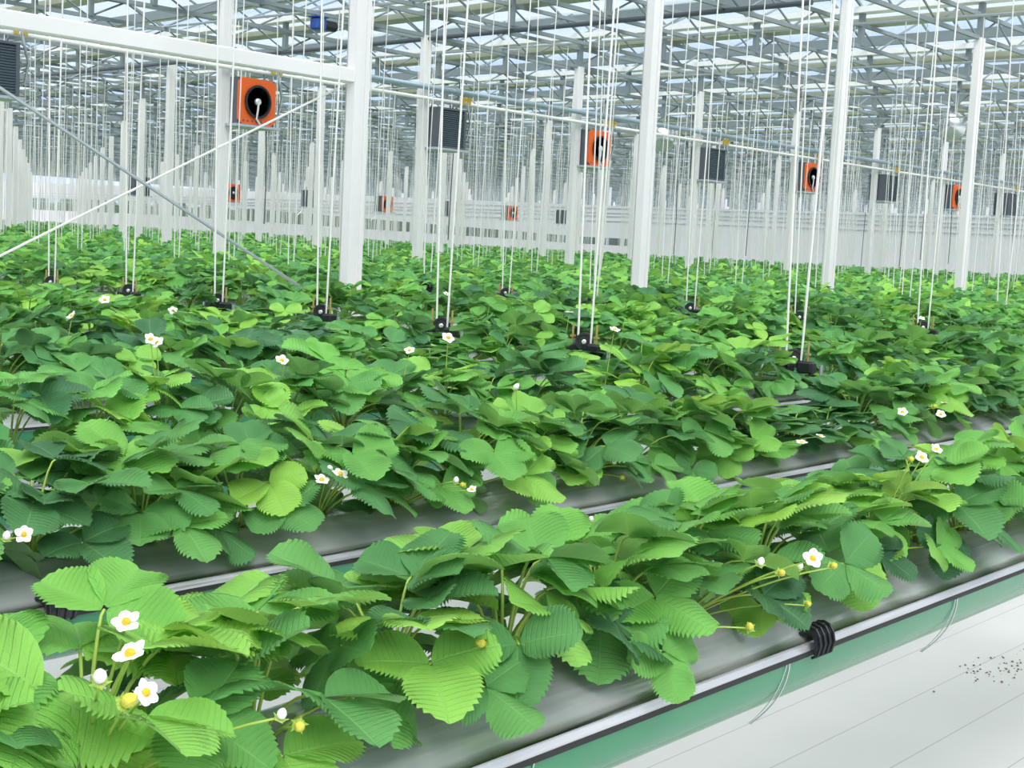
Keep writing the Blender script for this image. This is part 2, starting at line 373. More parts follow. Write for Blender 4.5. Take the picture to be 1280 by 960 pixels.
roof = place('ceiling', None, kind='structure', label='pitched glass roof on grey trusses'); roof.location = (20, 40, ZGUT); roof.empty_display_size = 0.2
def roofpart(name, b, m, **kw):
    b.v = [(x-20, y-40, z-ZGUT) for x, y, z in b.v]
    return place(name, b.mesh(name, m), roof, **kw)
for x0 in XS:
    if x0 > 98: continue
    roofpart('roof_gutter', (lambda q: (cross_bar(q, x0, YR0, YR1, ZGUT, (0.24, 0.09)), q)[1])(MB()), 'roof_white')
    roofpart('folded_screen', (lambda q: (cross_bar(q, x0+0.42, YR0, YR1, ZGUT-0.12, (0.36, 0.09)), q)[1])(MB()), 'olive')
    roofpart('purlin', (lambda q: (cross_bar(q, x0+2.0, YR0, YR1, ZGUT-0.13, (0.07, 0.16)), q)[1])(MB()), 'truss')
    roofpart('ridge', (lambda q: (cross_bar(q, x0+2.0, YR0, YR1, ZRID, (0.07, 0.09)), q)[1])(MB()), 'roof_white')
    roofpart('drawn_screen', (lambda q: (cross_bar(q, x0+2.55, YR0, YR1, ZGUT-0.03, (0.5, 0.012)), q)[1])(MB()), 'beige')
# glazing bars and panes
PY = BAY/4
panes = []
bars = MB()
for x0 in XS:
    for j in range(-4, 50):
        y = Y_A + PY*j
        if y > YR1 - PY: continue
        for sd in (0, 1):
            xc = gx(x0, y) + (1.0 if sd == 0 else 3.0)
            if xc > 98 or not in_view(xc, y + PY/2, 0.25, 8): continue
            d = math.hypot(xc, y)
            panes.append((d, x0, y, sd))
            za, zb = ZGUT+0.05, ZRID
            k = len(bars.v); xa, xb = (gx(x0, y), gx(x0, y)+2) if sd == 0 else (gx(x0, y)+4, gx(x0, y)+2)
            for X, Z in ((xa, za), (xb, zb)):
                for dy in (-.02, .02):
                    for dz in (-.035, .0): bars.v.append((X, y+dy, Z+dz))
            for q in ((0,1,3,2),(4,6,7,5),(0,4,5,1),(2,3,7,6),(1,5,7,3),(0,2,6,4)): bars.f.append(tuple(k+a for a in q)); bars.m.append(0)
o = roofpart('glazing_bars', bars, 'truss'); o['kind'] = 'stuff'
panes.sort()
def pane_verts(x0, y, sd):
    out = []
    for yy in (y+0.02, y+PY-0.02):
        xa, xb = (gx(x0, yy)+0.1, gx(x0, yy)+1.97) if sd == 0 else (gx(x0, yy)+3.9, gx(x0, yy)+2.03)
        for X, Z in ((xa, ZGUT+0.09), (xb, ZRID+0.01)): out += [(X, yy, Z), (X, yy, Z+0.006)]
    return out
PF = ((0,1,3,2),(4,6,7,5),(0,4,5,1),(2,3,7,6),(1,5,7,3),(0,2,6,4))
pm = {}
for sd in (0, 1):
    b = MB(); b.v = [(x-(X_A), y-Y_A, z-ZGUT) for x, y, z in pane_verts(X_A, Y_A, sd)]; b.f = list(PF); b.m = [0]*6
    pm[sd] = b.mesh('roof_pane', 'glass')
rest = MB()
for i, (d, x0, y, sd) in enumerate(panes):
    if i < 300: place('pane', pm[sd], roof, (gx(x0, y)-20, y-40, 0))
    else:
        k = len(rest.v); rest.v += pane_verts(x0, y, sd); rest.f += [tuple(k+a for a in q) for q in PF]; rest.m += [0]*6
o = roofpart('distant_panes', rest, 'glass'); o['kind'] = 'stuff'

# lattice trusses along the house, one at every quarter bay
post_m = MB().box((0, 0, 0), (0.08, 0.08, ZC1-ZC0+0.2)).mesh('gutter_post', 'truss')
tr_n = 0
for j in range(0, 48):
    y = Y_A + PY*j - 0.0
    x0 = max(3.0, y/math.tan(YAW+0.352+0.10)); x1 = 98.0
    if x1 - x0 < 6: continue
    tr_n += 1
    near = tr_n <= 6
    root = empty('roof_truss', (x0, y, ZC0), f'grey lattice roof truss running lengthwise, {ordw(tr_n)} out from the path side', 'truss', 'lattice roof trusses')
    Lx = x1 - x0
    for z in (0, ZC1-ZC0):
        place('chord', MB().box((Lx/2, 0, z), (Lx, 0.05, 0.055)).mesh('chord', 'truss'), root)
    step = 0.667; nd = int(Lx/step/2)*2; hz = ZC1-ZC0
    if near:
        up = MB().tube([(0, 0, 0), (step, 0, hz)], 0.016, 5).mesh('brace_up', 'truss'); dn = MB().tube([(0, 0, hz), (step, 0, 0)], 0.016, 5).mesh('brace_down', 'truss')
        for i in range(min(nd, 60)): place('brace', up if i % 2 == 0 else dn, root, (i*step, 0, 0))
    w = MB()
    for i in range(60 if near else 0, nd):
        w.tube([(i*step, 0, 0 if i % 2 == 0 else hz), ((i+1)*step, 0, hz if i % 2 == 0 else 0)], 0.016, 4, False)
    if w.v: place('lattice_web', w.mesh('lattice_web', 'truss'), root)['kind'] = 'stuff'
    for xg in XS:                                   # posts up to the gutters
        X = gx(xg, y)
        if x0 < X < min(x1, 62): place('gutter_post', post_m, root, (X-x0, 0, hz/2+0.11))
# dark bracing bar across the house
a_, c_ = on_z(40, 95.5, H+3.15), on_z(1015, 3, H+3.15)
place('bracing_bar', MB().tube([a_, c_], 0.034, 8).mesh('bracing_bar', 'dark_bar'), label='long dark grey bar crossing under the roof trusses', cat='bar')

# ------------------------------------------------------------------ columns
cm = {}
def column_mesh(z1):
    b = MB(); b.box((0, 0, z1/2), (0.15, 0.10, z1))
    return b
rowsC = []
for j in range(0, 13):
    y = Y_A + BAY*j
    for k in range(-4-j*2, 16):
        x = X_A + 4.71*j + SEC*k - 0.0
        if x < 1 or x > wall_x(y) - 1: continue
        if in_view(x, y, 0.03, 0): rowsC.append((j, x, y))
zt = ZC0
shaft_m = MB()
# C-profile: web plus two lips, so a groove line shows
shaft_m.box((0, 0.045, zt/2), (0.15, 0.012, zt)).box((-0.069, 0, zt/2), (0.012, 0.10, zt)).box((0.069, 0, zt/2), (0.012, 0.10, zt)).box((-0.035, -0.045, zt/2), (0.075, 0.012, zt)).box((0.055, -0.051, zt/2), (0.04, 0.012, zt)).box((0.02, -0.038, zt/2), (0.05, 0.012, zt))
shaft_m = shaft_m.mesh('column_shaft', 'white_paint')
head_m = MB().box((0, 0, 0.2), (0.10, 0.07, 0.40)).mesh('column_head', 'truss')
foot_m = MB().box((0, 0, 0.01), (0.26, 0.22, 0.02)).mesh('column_foot', 'steel')
rowcount = {}
near_lab = ['thick white column nearest the camera where the white beam ends', 'white column right of centre, second in the front column row', 'third white column along the front column row', 'rightmost thick white column of the front column row']
for j, x, y in sorted(rowsC):
    i = rowcount.get(j, 0); rowcount[j] = i+1
    if j == 0: lab = near_lab[i] if i < 4 else 'white column further along the front column row'
    elif j == 1: lab = f'white column in the second column row beside the heater boxes, {ordw(i+1)} from the left'
    else: lab = f'slim white column in the {ordw(j+1)} column row from the front, {ordw(i+1)} from the left'
    r = empty('column', (x, y, 0), lab, 'column', f'white columns, {ordw(j+1)} row')
    place('shaft', shaft_m, r); place('head', head_m, r, (0, 0, zt)); place('foot', foot_m, r)

b = MB()
for j in range(0, 13):
    y = Y_A + BAY*j
    for k in range(-30, 30):
        x = X_A + 4.71*j + SEC*k
        if wall_x(y)+0.5 < x < 97 and in_view(x, y, 0.03, 0): b.box((x, y, zt/2), (0.15, 0.10, zt))
place('distant_columns', b.mesh('distant_columns', 'white_paint'), label='many white columns standing behind the far white curtain', cat='columns', kind='stuff')
# braced bay left of the nearest column
zb = H + 1.29
XA0 = X_A
place('tie_beam', MB().bbox((-2.0, 0, 0), (SEC-0.13, 0.09, 0.115), 0.01).mesh('tie_beam', 'white_paint'), None, (XA0, Y_A-0.0, zb-0.06), 'white horizontal beam running left from the nearest column', 'beam')
pA = on_y(0, 110, Y_A-0.09); pB = on_y(355, 345, Y_A-0.09); dA = (pB-pA)/(pB.x-pA.x)
place('brace_rod', MB().tube([pA + dA*(XA0-SEC+0.1-pA.x), pA + dA*(XA0-0.1-pA.x)], 0.012, 6).mesh('brace_rod', 'steel'), label='grey steel brace rod sloping down to the right at left', cat='rod')
pA = on_y(0, 320, Y_A+0.07); pB = on_y(437, 103, Y_A+0.07); dA = (pB-pA)/(pB.x-pA.x)
place('brace_rod', MB().tube([pA + dA*(XA0-SEC+0.1-pA.x), pA + dA*(XA0-0.02-pA.x)], 0.009, 6).mesh('brace_rod', 'cord'), label='pale brace rod rising to the right up to the nearest column', cat='rod')

# ------------------------------------------------------------------ heating pipes and heater boxes
YB = Y_A + BAY
pr = empty('heating_pipe', (2, YB-0.12, H+2.38), 'blue-grey supply pipe running lengthwise above the heater boxes', 'pipe')
place('pipe_run', MB().tube([(0, 0, 0), (55, 0, 0)], 0.045, 10).mesh('pipe_run', 'pipe', True), pr)
cpl = MB().tube([(0, 0, 0), (0.15, 0, 0)], 0.058, 10).mesh('pipe_coupling', 'pipe')
for k in range(13): place('pipe_coupling', cpl, pr, (3.1+4*k, 0, 0))
pr = empty('return_pipe', (2, YB-0.12, H+2.20), 'thin white return pipe just under the blue-grey pipe', 'pipe')
place('pipe_run', MB().tube([(0, 0, 0), (55, 0, 0)], 0.03, 8).mesh('pipe_run', 'roof_white', True), pr)

BX = (0.66, 0.40, 0.64)
casing = MB().box((0, BX[1]/2, 0), BX).mesh('heater_casing', 'casing')
fpan = MB(); n = 28                                  # orange front with a round opening
fpan.v = []; R = 0.225; sq = []
for i in range(n):
    an = 2*math.pi*i/n; c, s_ = math.cos(an), math.sin(an); m_ = max(abs(c)/(BX[0]/2), abs(s_)/(BX[2]/2)); sq.append((c/m_, s_/m_))
for i in range(n):
    an = 2*math.pi*i/n
    fpan.v += [(sq[i][0], -0.03, sq[i][1]), (R*math.cos(an), -0.03, R*math.sin(an)), (R*0.97*math.cos(an), 0.0, R*0.97*math.sin(an)), (sq[i][0], 0.0, sq[i][1])]
for i in range(n):
    a = i*4; c = ((i+1) % n)*4; fpan.f += [(a, c, c+1, a+1), (a+1, c+1, c+2, a+2), (a+3, a, c, c+3)[::-1]]; fpan.m += [0]*3
fpan = fpan.mesh('orange_panel', 'orange')
ring = MB().lathe([(0, R*0.99), (0.03, R*1.04), (0.035, R*0.9), (0.0, R*0.88)], (0, -0.032, 0), (0, -1, 0), 28).mesh('fan_ring', 'black_plastic')
disc = MB().lathe([(0, R*0.98), (0.004, R*0.98)], (0, -0.001, 0), (0, -1, 0), 28).mesh('fan_back', 'fin')
blade = MB(); blade.v = [(r_*math.cos(da), yy, r_*math.sin(da)) for r_, da, yy in ((0.05, -.35, -.03), (0.05, .35, -.012), (R*0.92, .45, -.008), (R*0.92, -.2, -.034))]
blade.v += [(x, y+0.003, z) for x, y, z in blade.v]; blade.f = [(0, 1, 2, 3), (7, 6, 5, 4), (0, 4, 5, 1), (1, 5, 6, 2), (2, 6, 7, 3), (3, 7, 4, 0)]; blade.m = [0]*6
blade = blade.mesh('fan_blade', 'black_plastic')
hubm = MB().lathe([(0, 0.05), (0.03, 0.05), (0.045, 0.035)], (0, -0.03, 0), (0, -1, 0), 14).mesh('fan_hub', 'hub')
cond = MB().tube([(0, -0.06, -0.02), (-0.015, -0.07, -0.12), (-0.03, -0.06, -0.24), (0.04, -0.05, -0.31)], 0.014, 6).mesh('cable_conduit', 'cord')
slotm = MB(); [slotm.box((-0.24+0.08*k, -0.031, -0.275), (0.028, 0.004, 0.03)) for k in range(7)]
slotm = slotm.mesh('vent_slots', 'casing')
shelf = MB().box((0, 0.18, -0.345), (0.80, 0.5, 0.035)).mesh('support_rail', 'steel')
tray = MB().tube([(-0.30, 0.2, -0.35), (-0.72, 0.2, -0.75)], 0.012, 5).mesh('support_strut', 'steel')
lou = MB().box((0, 0, 0), (0.56, 0.03, 0.017)).mesh('louvre_slat', 'fin_light')
gback = MB().box((0, -0.004, 0), (0.58, 0.012, 0.60)).mesh('grille_back', 'fin')
gfr = MB(); [gfr.box(c, d) for c, d in (((-0.305, -0.02, 0), (0.05, 0.05, 0.64)), ((0.305, -0.02, 0), (0.05, 0.05, 0.64)), ((0, -0.02, 0.305), (0.60, 0.05, 0.03)), ((0, -0.02, -0.305), (0.60, 0.05, 0.03)))]
gfr = gfr.mesh('grille_frame', 'casing')
hang = MB().tube([(0, 0.2, 0.3), (0, 0.12, 0.44)], 0.012, 5).mesh('hanger_rod', 'steel')
feed = MB().tube([(0.36, 0.1, -0.2), (0.45, 0.05, -0.15), (0.47, 0.0, 0.1), (0.40, -0.02, 0.3), (0.38, -0.0, 0.46)], 0.018, 6).mesh('feed_hose', 'steel')
valve = MB().box((0, 0, 0), (0.05, 0.05, 0.11)).box((0, -0.03, 0.03), (0.03, 0.05, 0.03)).mesh('valve', 'yellow_valve')
def heater(x, y, z, fan, label, group, near):
    r = empty('heater_box', (x, y, z), label, 'heater', group)
    place('casing', casing, r)
    if fan:
        fp = place('orange_panel', fpan, r)
        place('fan_back', disc, r); place('fan_ring', ring, r); place('fan_hub', hubm, r)
        for q in range(5): place('fan_blade', blade, r).rotation_euler = (0, 2*math.pi*q/5, 0)
        if near: place('cable_conduit', cond, r); place('vent_slots', slotm, r, kind='stuff')
    else:
        place('grille_back', gback, r); place('grille_frame', gfr, r)
        for k in range(17): place('louvre_slat', lou, r, (0, -0.02, -0.265+0.033*k)).rotation_euler = (0.5, 0, 0)
    place('support_rail', shelf, r); [place('hanger_rod', hang, r, (sx, 0, 0)) for sx in (-0.28, 0.28)]
    if not near or x > 31: place('support_strut', tray, r)
    if near:
        place('feed_hose', feed, r)
        for dx in (0.30, 0.42): place('valve', valve, r, (dx, 0, 0.48))
ff = {8.91: 0, 12.91: 1, 16.93: 0, 20.93: 1, 24.9: 0, 28.95: 1, 32.95: 0, 37.05: 1, 40.9: 0}
fl = {8.91: 'dark louvred heater box cut by the left picture edge', 12.91: 'largest orange fan heater box, left, under the white beam', 16.93: 'dark louvred heater box left of centre, between two white columns', 20.93: 'orange fan heater box just left of the central white column', 24.9: 'dark louvred heater box right of the central column',
      28.95: 'orange fan heater box just left of the third front column', 32.95: 'dark louvred heater box just right of the third front column', 37.05: 'orange fan heater box left of the rightmost front column', 40.9: 'dark louvred heater box near the right picture edge'}
for x, f_ in ff.items():
    heater(x, 16.0-0.02, H+1.76, f_, fl.get(x, 'heater box hidden beyond the right picture edge'), 'heater boxes of the near line', True)
k = 0
for i, x in enumerate((29.3, 33.3, 37.3, 41.3, 45.3, 49.3, 53.3)):
    heater(x, 42.4, H+1.24, i % 2 == 1, f'small distant orange fan heater box far behind the columns, {ordw(i//2+1)} from the left' if i % 2 else f'small distant dark louvred heater box far behind the columns, {ordw(i//2+1)} from the left', 'distant orange heaters' if i % 2 else 'distant louvred heaters', False)

# silver circulation fans under the roof
drum = MB().lathe([(-0.22, 0.30), (-0.2, 0.33), (0.2, 0.33), (0.22, 0.30), (0.19, 0.30), (0.0, 0.27)], (0, 0, 0), (0.75, -0.66, 0), 24).mesh('fan_drum', 'silver', True)
dmot = MB().lathe([(-0.05, 0.09), (0.24, 0.09), (0.28, 0.05)], (0, 0, 0), (0.75, -0.66, 0), 12).mesh('fan_motor', 'hub', True)
drod = MB().tube([(0, 0, 0.32), (0, 0, 1.2)], 0.012, 5).mesh('hanger_rod', 'steel')
for (px, py, Y, lab) in ((1190, 157, Y_A+PY*3, 'round silver circulation fan hanging left of the rightmost front column'), (828, 172, Y_A+PY*6, 'round silver circulation fan hanging just right of the central column')):
    p = on_y(px, py, Y); r = empty('circulation_fan', p, lab, 'fan', 'silver circulation fans')
    place('fan_drum', drum, r); place('fan_motor', dmot, r); place('hanger_rod', drod, r).scale.z = (ZC0 - p.z)/1.2

# blue winding motor under the roof
p = on_y(398, 30, Y_A + PY*4)
r = empty('winding_motor', p, 'blue and black winding motor high under the roof', 'motor'); r.scale = (0.6, 0.6, 0.6)
place('gear_housing', MB().bbox((0, 0, 0), (0.34, 0.3, 0.3), 0.04).mesh('gear_housing', 'blue'), r)
place('motor_body', MB().lathe([(0, 0.11), (0.02, 0.13), (0.36, 0.13), (0.4, 0.09)], (0.17, 0, 0), (1, 0, 0), 14).mesh('motor_body', 'black_plastic'), r)
place('mount_plate', MB().box((0, 0, 0.165), (0.4, 0.34, 0.03)).box((0, 0, (ZC0-p.z)/1.2), (0.06, 0.06, (ZC0-p.z)/0.6)).mesh('mount_plate', 'blue'), r)

# ------------------------------------------------------------------ growing gutters
PLANT_DX = 0.24
X_PHASE = 1.11
def dome(u): return 0.06 * (1 - abs(u)**2.4)
def row_y(k): return Y1 + ROW*k
def row_range(k):
    y = row_y(k); lo = y/math.tan(min(1.5, YAW+0.352+0.12)); return max(-0.9, lo-0.7), min(wall_x(y)-1.2, y/math.tan(max(0.02, YAW-0.352-0.06)) + 1.0 if k < 26 else 99)
def holes_of(k):
    x0, x1 = row_range(k); ph = (X_PHASE + (0.0 if k == 0 else 0.07*k)) % PLANT_DX
    i = math.ceil((x0+0.15-ph)/PLANT_DX); out = []
    while ph + i*PLANT_DX < x1 - 0.15: out.append(ph + i*PLANT_DX); i += 1
    return out
HOLE_DY = -0.02
def film_detail(k):
    y0 = row_y(k); hs = holes_of(k); x0, x1 = row_range(k); b = MB()
    def P(x, dy, dz=0.0):
        u = max(-1, min(1, dy/HALF)); wv = (0.003*math.sin(x*7+dy*24+k) + 0.0015*math.sin(x*19-dy*50))*(1-abs(u)**6)
        z = ZG(x, y0) + dome(u) + wv + dz
        return (x, y0+dy, z)
    h = 0.045; gy = [-HALF, -0.155, -0.135, -0.10] + [HOLE_DY-h+2*h*i/4 for i in range(5)] + [0.06, 0.10, 0.135, 0.155, HALF]
    iy0 = 4; xs_all = [x0]; 
    def strip(xa, xb, hole):
        gxs = [xa, (xa+hole-h)/2] + [hole-h+2*h*i/4 for i in range(5)] + [(xb+hole+h)/2, xb]
        n = len(b.v); ny = len(gy)
        for x in gxs:
            for dy in gy: b.v.append(P(x, dy))
            # the skirt folded over the rim
        for i in range(len(gxs)-1):
            for j in range(ny-1):
                if 2 <= i < 6 and iy0 <= j < iy0+4: continue
                a = n+i*ny+j; b.f.append((a, a+ny, a+ny+1, a+1)); b.m.append(0)
        ringi = [(2+i, iy0) for i in range(4)] + [(6, iy0+j) for j in range(4)] + [(6-i, iy0+4) for i in range(4)] + [(2, iy0+4-j) for j in range(4)]
        outer = [n+i*ny+j for i, j in ringi]; q = len(b.v)
        for idx in outer:
            vx, vy, _ = b.v[idx]; an = math.atan2(vy-(y0+HOLE_DY), vx-hole); rr = 0.036*(1+0.08*math.sin(3*an+hole*40))
            b.v.append(P(hole+rr*math.cos(an), HOLE_DY+rr*math.sin(an), 0.002))
        for idx in outer:
            vx, vy, _ = b.v[idx]; an = math.atan2(vy-(y0+HOLE_DY), vx-hole)
            b.v.append(P(hole+0.034*math.cos(an), HOLE_DY+0.034*math.sin(an), -0.012))
        for t_ in range(16):
            u_ = (t_+1) % 16
            b.f.append((outer[t_], outer[u_], q+u_, q+t_)); b.f.append((q+t_, q+u_, q+16+u_, q+16+t_)); b.m += [0, 0]
        for s_ in (0, ny-1):                        # skirt
            sg = -1 if s_ == 0 else 1; q = len(b.v)
            for i, x in enumerate(gxs):
                for oy, oz in ((0.004, -0.005), (0.006, -0.010), (0.006, -0.016)): b.v.append((x, y0+sg*(HALF+oy), ZG(x, y0)+oz+0.0012*math.sin(5*x)))
            for i in range(len(gxs)-1):
                a = n+i*ny+s_; c = n+(i+1)*ny+s_
                b.f.append((a, c, q+(i+1)*3, q+i*3)); b.m.append(0)
                for t_ in range(2): b.f.append((q+i*3+t_, q+(i+1)*3+t_, q+(i+1)*3+t_+1, q+i*3+t_+1)); b.m.append(0)
    bounds = [x0] + [(hs[i]+hs[i+1])/2 for i in range(len(hs)-1)] + [x1]
    for i, hx in enumerate(hs): strip(bounds[i], bounds[i+1], hx)
    return b
def sweep(k, prof, xs, closed=False):
    y0 = row_y(k); b = MB(); n = len(prof)
    for x in xs:
        zz = ZG(x, y0)
        for dy, dz in prof: b.v.append((x, y0+dy, zz+dz))
    for i in range(len(xs)-1):
        for j in range(n if closed else n-1):
            a = i*n+j; c = i*n+(j+1) % n; b.f.append((a, a+n, c+n, c)); b.m.append(0)
    return b
def shift(b, o): b.v = [(x-o[0], y-o[1], z-o[2]) for x, y, z in b.v]; return b
TP = [(-HALF+0.0, -0.012), (-HALF+0.002, -0.045), (-HALF+0.010, -0.072), (-HALF+0.026, -0.098), (-HALF+0.052, -0.118), (-0.08, -0.130), (0, -0.135)]
TP = TP + [(-a, z) for a, z in reversed(TP[:-1])]
gut_lab = ['growing gutter nearest the path, grey film top and glossy green side', 'growing gutter second from the path, grey film showing at left', 'growing gutter third from the path']
for k in range(NROW):
    x0, x1 = row_range(k)
    if x1 - x0 < 2: continue
    y0 = row_y(k)
    xs = list(np.linspace(x0, x1, max(2, int((x1-x0)/(0.5 if k < 8 else 1.5))+1)))
    org = (x0, y0, ZG(x0, y0)-0.135)
    r = empty('growing_gutter', org, gut_lab[k] if k < 3 else f'growing gutter hidden under leaves, {ordw(k+1)} row from the path', 'gutter', 'hanging growing gutters')
    place('trough', shift(sweep(k, TP, xs), org).mesh('trough', 'trough', True), r)
    if k < 3: fb = film_detail(k)
    else: fb = sweep(k, [(-HALF-0.006, -0.026), (-HALF, 0)] + [(HALF*u, dome(u)) for u in (-.9, -.7, -.3, 0, .3, .7, .9)] + [(HALF, 0), (HALF+0.006, -0.026)], xs)
    place('film_cover', shift(fb, org).mesh('film_cover', 'film', True), r)
    if k < 6:
        for sg in (-1, 1): place('rim_shadow', shift(sweep(k, [(sg*(HALF-0.004), -0.015), (sg*(HALF+0.007), -0.015), (sg*(HALF+0.006), -0.025), (sg*(HALF-0.004), -0.025)], xs, True), org).mesh('rim_shadow', 'rim_shadow'), r)  # black edge strip, its colour standing in for the shadow under the rim
    if k < 3:
        place('substrate', shift(sweep(k, [(-0.12, -0.005), (-0.06, 0.028), (0.06, 0.028), (0.12, -0.005)], xs), org).mesh('substrate', 'soil'), r)

# film clips on the rims
cp = [(0.017, 0.006), (0.010, 0.013), (0.0, 0.015), (-0.009, 0.012), (-0.015, 0.003), (-0.018, -0.010), (-0.014, -0.026)]
shell = MB(); n = len(cp)
for x in (-0.033, 0.033):
    for y_, z_ in cp: shell.v.append((x, y_, z_))
    for y_, z_ in cp: shell.v.append((x, y_*0.72, z_*0.72-0.002))
for i in range(n-1):
    shell.f += [(i, i+1, 2*n+i+1, 2*n+i), (n+i+1, n+i, 3*n+i, 3*n+i+1), (i+1, i, n+i, n+i+1), (2*n+i, 2*n+i+1, 3*n+i+1, 3*n+i)]; shell.m += [0]*4
shell.f += [(0, 2*n, 3*n, n), (n-1, 2*n-1, 4*n-1, 3*n-1)]; shell.m += [0, 0]
shell = shell.mesh('clip_shell', 'black_plastic', False)
rib = MB().tube([(0, y_*1.1, z_*1.1) for y_, z_ in cp] + [(0, -0.006, -0.034)], 0.0026, 6).mesh('clip_rib', 'black_plastic')
def clip(px, py, k, lab):
    p = on_y(px, py, row_y(k)-HALF-0.002); r = empty('film_clip', (p.x, row_y(k)-HALF-0.004, ZG(p.x, row_y(k))+0.008), lab, 'clip', 'black film clips'); r.scale = (1.0, 1.15, 1.15)
    place('clip_shell', shell, r)
    for dx in (-0.026, -0.009, 0.009, 0.026): place('clip_rib', rib, r, (dx, 0, 0.003))
clip(1020, 789, 0, 'ribbed black clip holding the film on the front gutter edge')
clip(70, 743, 1, 'ribbed black clip on the second gutter at the left picture edge')
# thin wire ties under the front gutter
for i, ((ax, ay), (bx_, by), lab) in enumerate((((1197, 746), (1152, 815), 'thin wire tie hanging under the front gutter near the right edge'), ((988, 822), (938, 905), 'thin wire tie hanging under the front gutter below the clip'), ((669, 942), (640, 985), 'thin wire tie under the front gutter at the bottom picture edge'))):
    A = on_y(ax, ay, Y1-HALF-0.004); B = on_y(bx_, by, Y1-HALF+0.06)
    pts = []
    for t_ in np.linspace(0, 1, 9):
        pts.append((A.x + (B.x-A.x)*t_**2.2, A.y + (B.y-A.y)*t_**2, A.z + (B.z-A.z)*t_**0.9))
    q = MB().tube(pts, 0.0016, 5); q.tube([(p[0]-0.012*math.sin(math.pi*j/8), p[1]+0.004, p[2]) for j, p in enumerate(pts)], 0.0012, 5)
    place('wire_tie', q.mesh('wire_tie', 'steel'), label=lab, cat='wire', group='wire ties under the front gutter')

# ------------------------------------------------------------------ pulley hangers and cords
bar_m = MB().box((0, 0, 0), (0.03, 0.34, 0.006)).box((0.013, 0, -0.012), (0.004, 0.34, 0.022)).mesh('bracket_bar', 'steel')
pin_m = MB().tube([(0, 0, 0), (0, 0, 0.065)], 0.007, 8).mesh('end_pin', 'steel')
rod_m = MB().tube([(0, 0, -0.01), (0, 0, 0.145)], 0.0045, 6).box((0, 0, 0.098), (0.016, 0.016, 0.007)).mesh('threaded_rod', 'brass')
blk_m = MB().bbox((0, 0, 0), (0.044, 0.062, 0.046), 0.008).mesh('pulley_block', 'black_plastic')
whl_m = MB().lathe([(-0.013, 0.026), (-0.013, 0.034), (-0.005, 0.034), (0, 0.027), (0.005, 0.034), (0.013, 0.034), (0.013, 0.026), (0.010, 0.024), (0.010, 0.012)], (0, 0, 0), (-0.8, -0.5, 0), 20).mesh('pulley_wheel', 'black_rubber')
hb_m = MB().lathe([(0.0, 0.009), (0.020, 0.009), (0.022, 0.006)], (0, 0, 0), (-0.8, -0.5, 0), 10).mesh('wheel_hub', 'hub')
ck_m = MB().box((-0.016, 0.0, -0.030), (0.005, 0.022, 0.034)).mesh('cheek_plate', 'black_plastic')
for q_ in (pin_m, rod_m, blk_m, whl_m, hb_m, ck_m): q_.transform(Matrix.Scale(1.4, 4))
far_m = MB().bbox((0, 0, -0.038), (0.065, 0.20, 0.066), 0.01).lathe([(-0.018, 0.04), (0, 0.05), (0.018, 0.04)], (0, 0, 0), (-1, -0.25, 0), 10).mesh('pulley_body', 'black_plastic')
CT = ZC0 + 0.02
def cords_verts(b, x, y, zh, r, seg, spread):
    for sg in (-1, 1):
        b.tube([(x, y+sg*0.030, zh-0.005), (x+sg*spread[0], y+sg*spread[1], CT)], r, seg, False)
hang_list = []
for j in range(22):
    for k in range(2, NROW):
        y = row_y(k); x = 5.85 + 4.12*j + 0.012*(y-5) + (0.0 if not (j == 0 and k == 2) else 0.36)
        x0, x1 = row_range(k)
        if x < x0 or (wall_x(y)-1.5 < x < wall_x(y)+0.5) or not in_view(x, y, 0.06): continue
        hang_list.append((math.hypot(x, y), x, y, j, k))
hang_list.sort()
for (x, k) in ((10.2, 0), (10.2, 1), (-0.6, 0), (0.15, 1)):
    if row_range(k)[0] < x < row_range(k)[1]: hang_list.append((1e6, x, row_y(k), -1, k))
crest = 0.06
st_c = MB(); st_p = MB(); rng = random.Random(11)
near_names = {}
cnt_near = 0
for i, (d, x, y, j, k) in enumerate(hang_list):
    zh = ZG(x, y) + 0.178
    spread = (rng.uniform(-0.03, 0.03), rng.uniform(0.09, 0.17))
    rad = 0.0062 if d < 14 else 0.0066 if d < 30 else 0.008
    if d > 1e5: continue
    if i < 300:
        lab = f'black pulley hanger on the {ordw(k+1)} gutter row, {ordw(j+1)} cross line from the near end'
        r = empty('pulley_hanger', (x, y, zh-0.112), lab, 'pulley', 'pulley hangers on the gutters')
        if d < 16:
            place('bracket_bar', bar_m, r)
            for sg in (-1, 1):
                place('end_pin', pin_m, r, (0, sg*0.155, 0)); place('threaded_rod', rod_m, r, (0.0, sg*0.078, 0)); place('pulley_block', blk_m, r, (0, sg*0.073, 0.073))
            wh = place('pulley_wheel', whl_m, r, (-0.0, 0, 0.112)); place('wheel_hub', hb_m, wh); place('cheek_plate', ck_m, r, (0, 0, 0.098))
        else:
            place('pulley_body', far_m, r, (0, 0, 0.112)); place('bracket_bar', bar_m, r)
        for sg in (-1, 1):
            place('hoist_cord', MB().tube([(0, sg*0.042, 0.105), (sg*spread[0], sg*spread[1], CT-zh+0.112)], rad, 6, False).mesh('hoist_cord', 'cord', True), r)
    else:
        cords_verts(st_c, x, y, zh, rad, 3, spread); st_p.box((x, y, zh-0.03), (0.05, 0.14, 0.08))
if st_c.v:
    place('hoist_cords', st_c.mesh('hoist_cords', 'cord'), label='mass of thin white cords hanging in the far distance', cat='cords', kind='stuff')
    place('pulley_hangers', st_p.mesh('pulley_hangers', 'black_plastic'), label='tiny black pulleys among the furthest plants', cat='pulleys', kind='stuff')
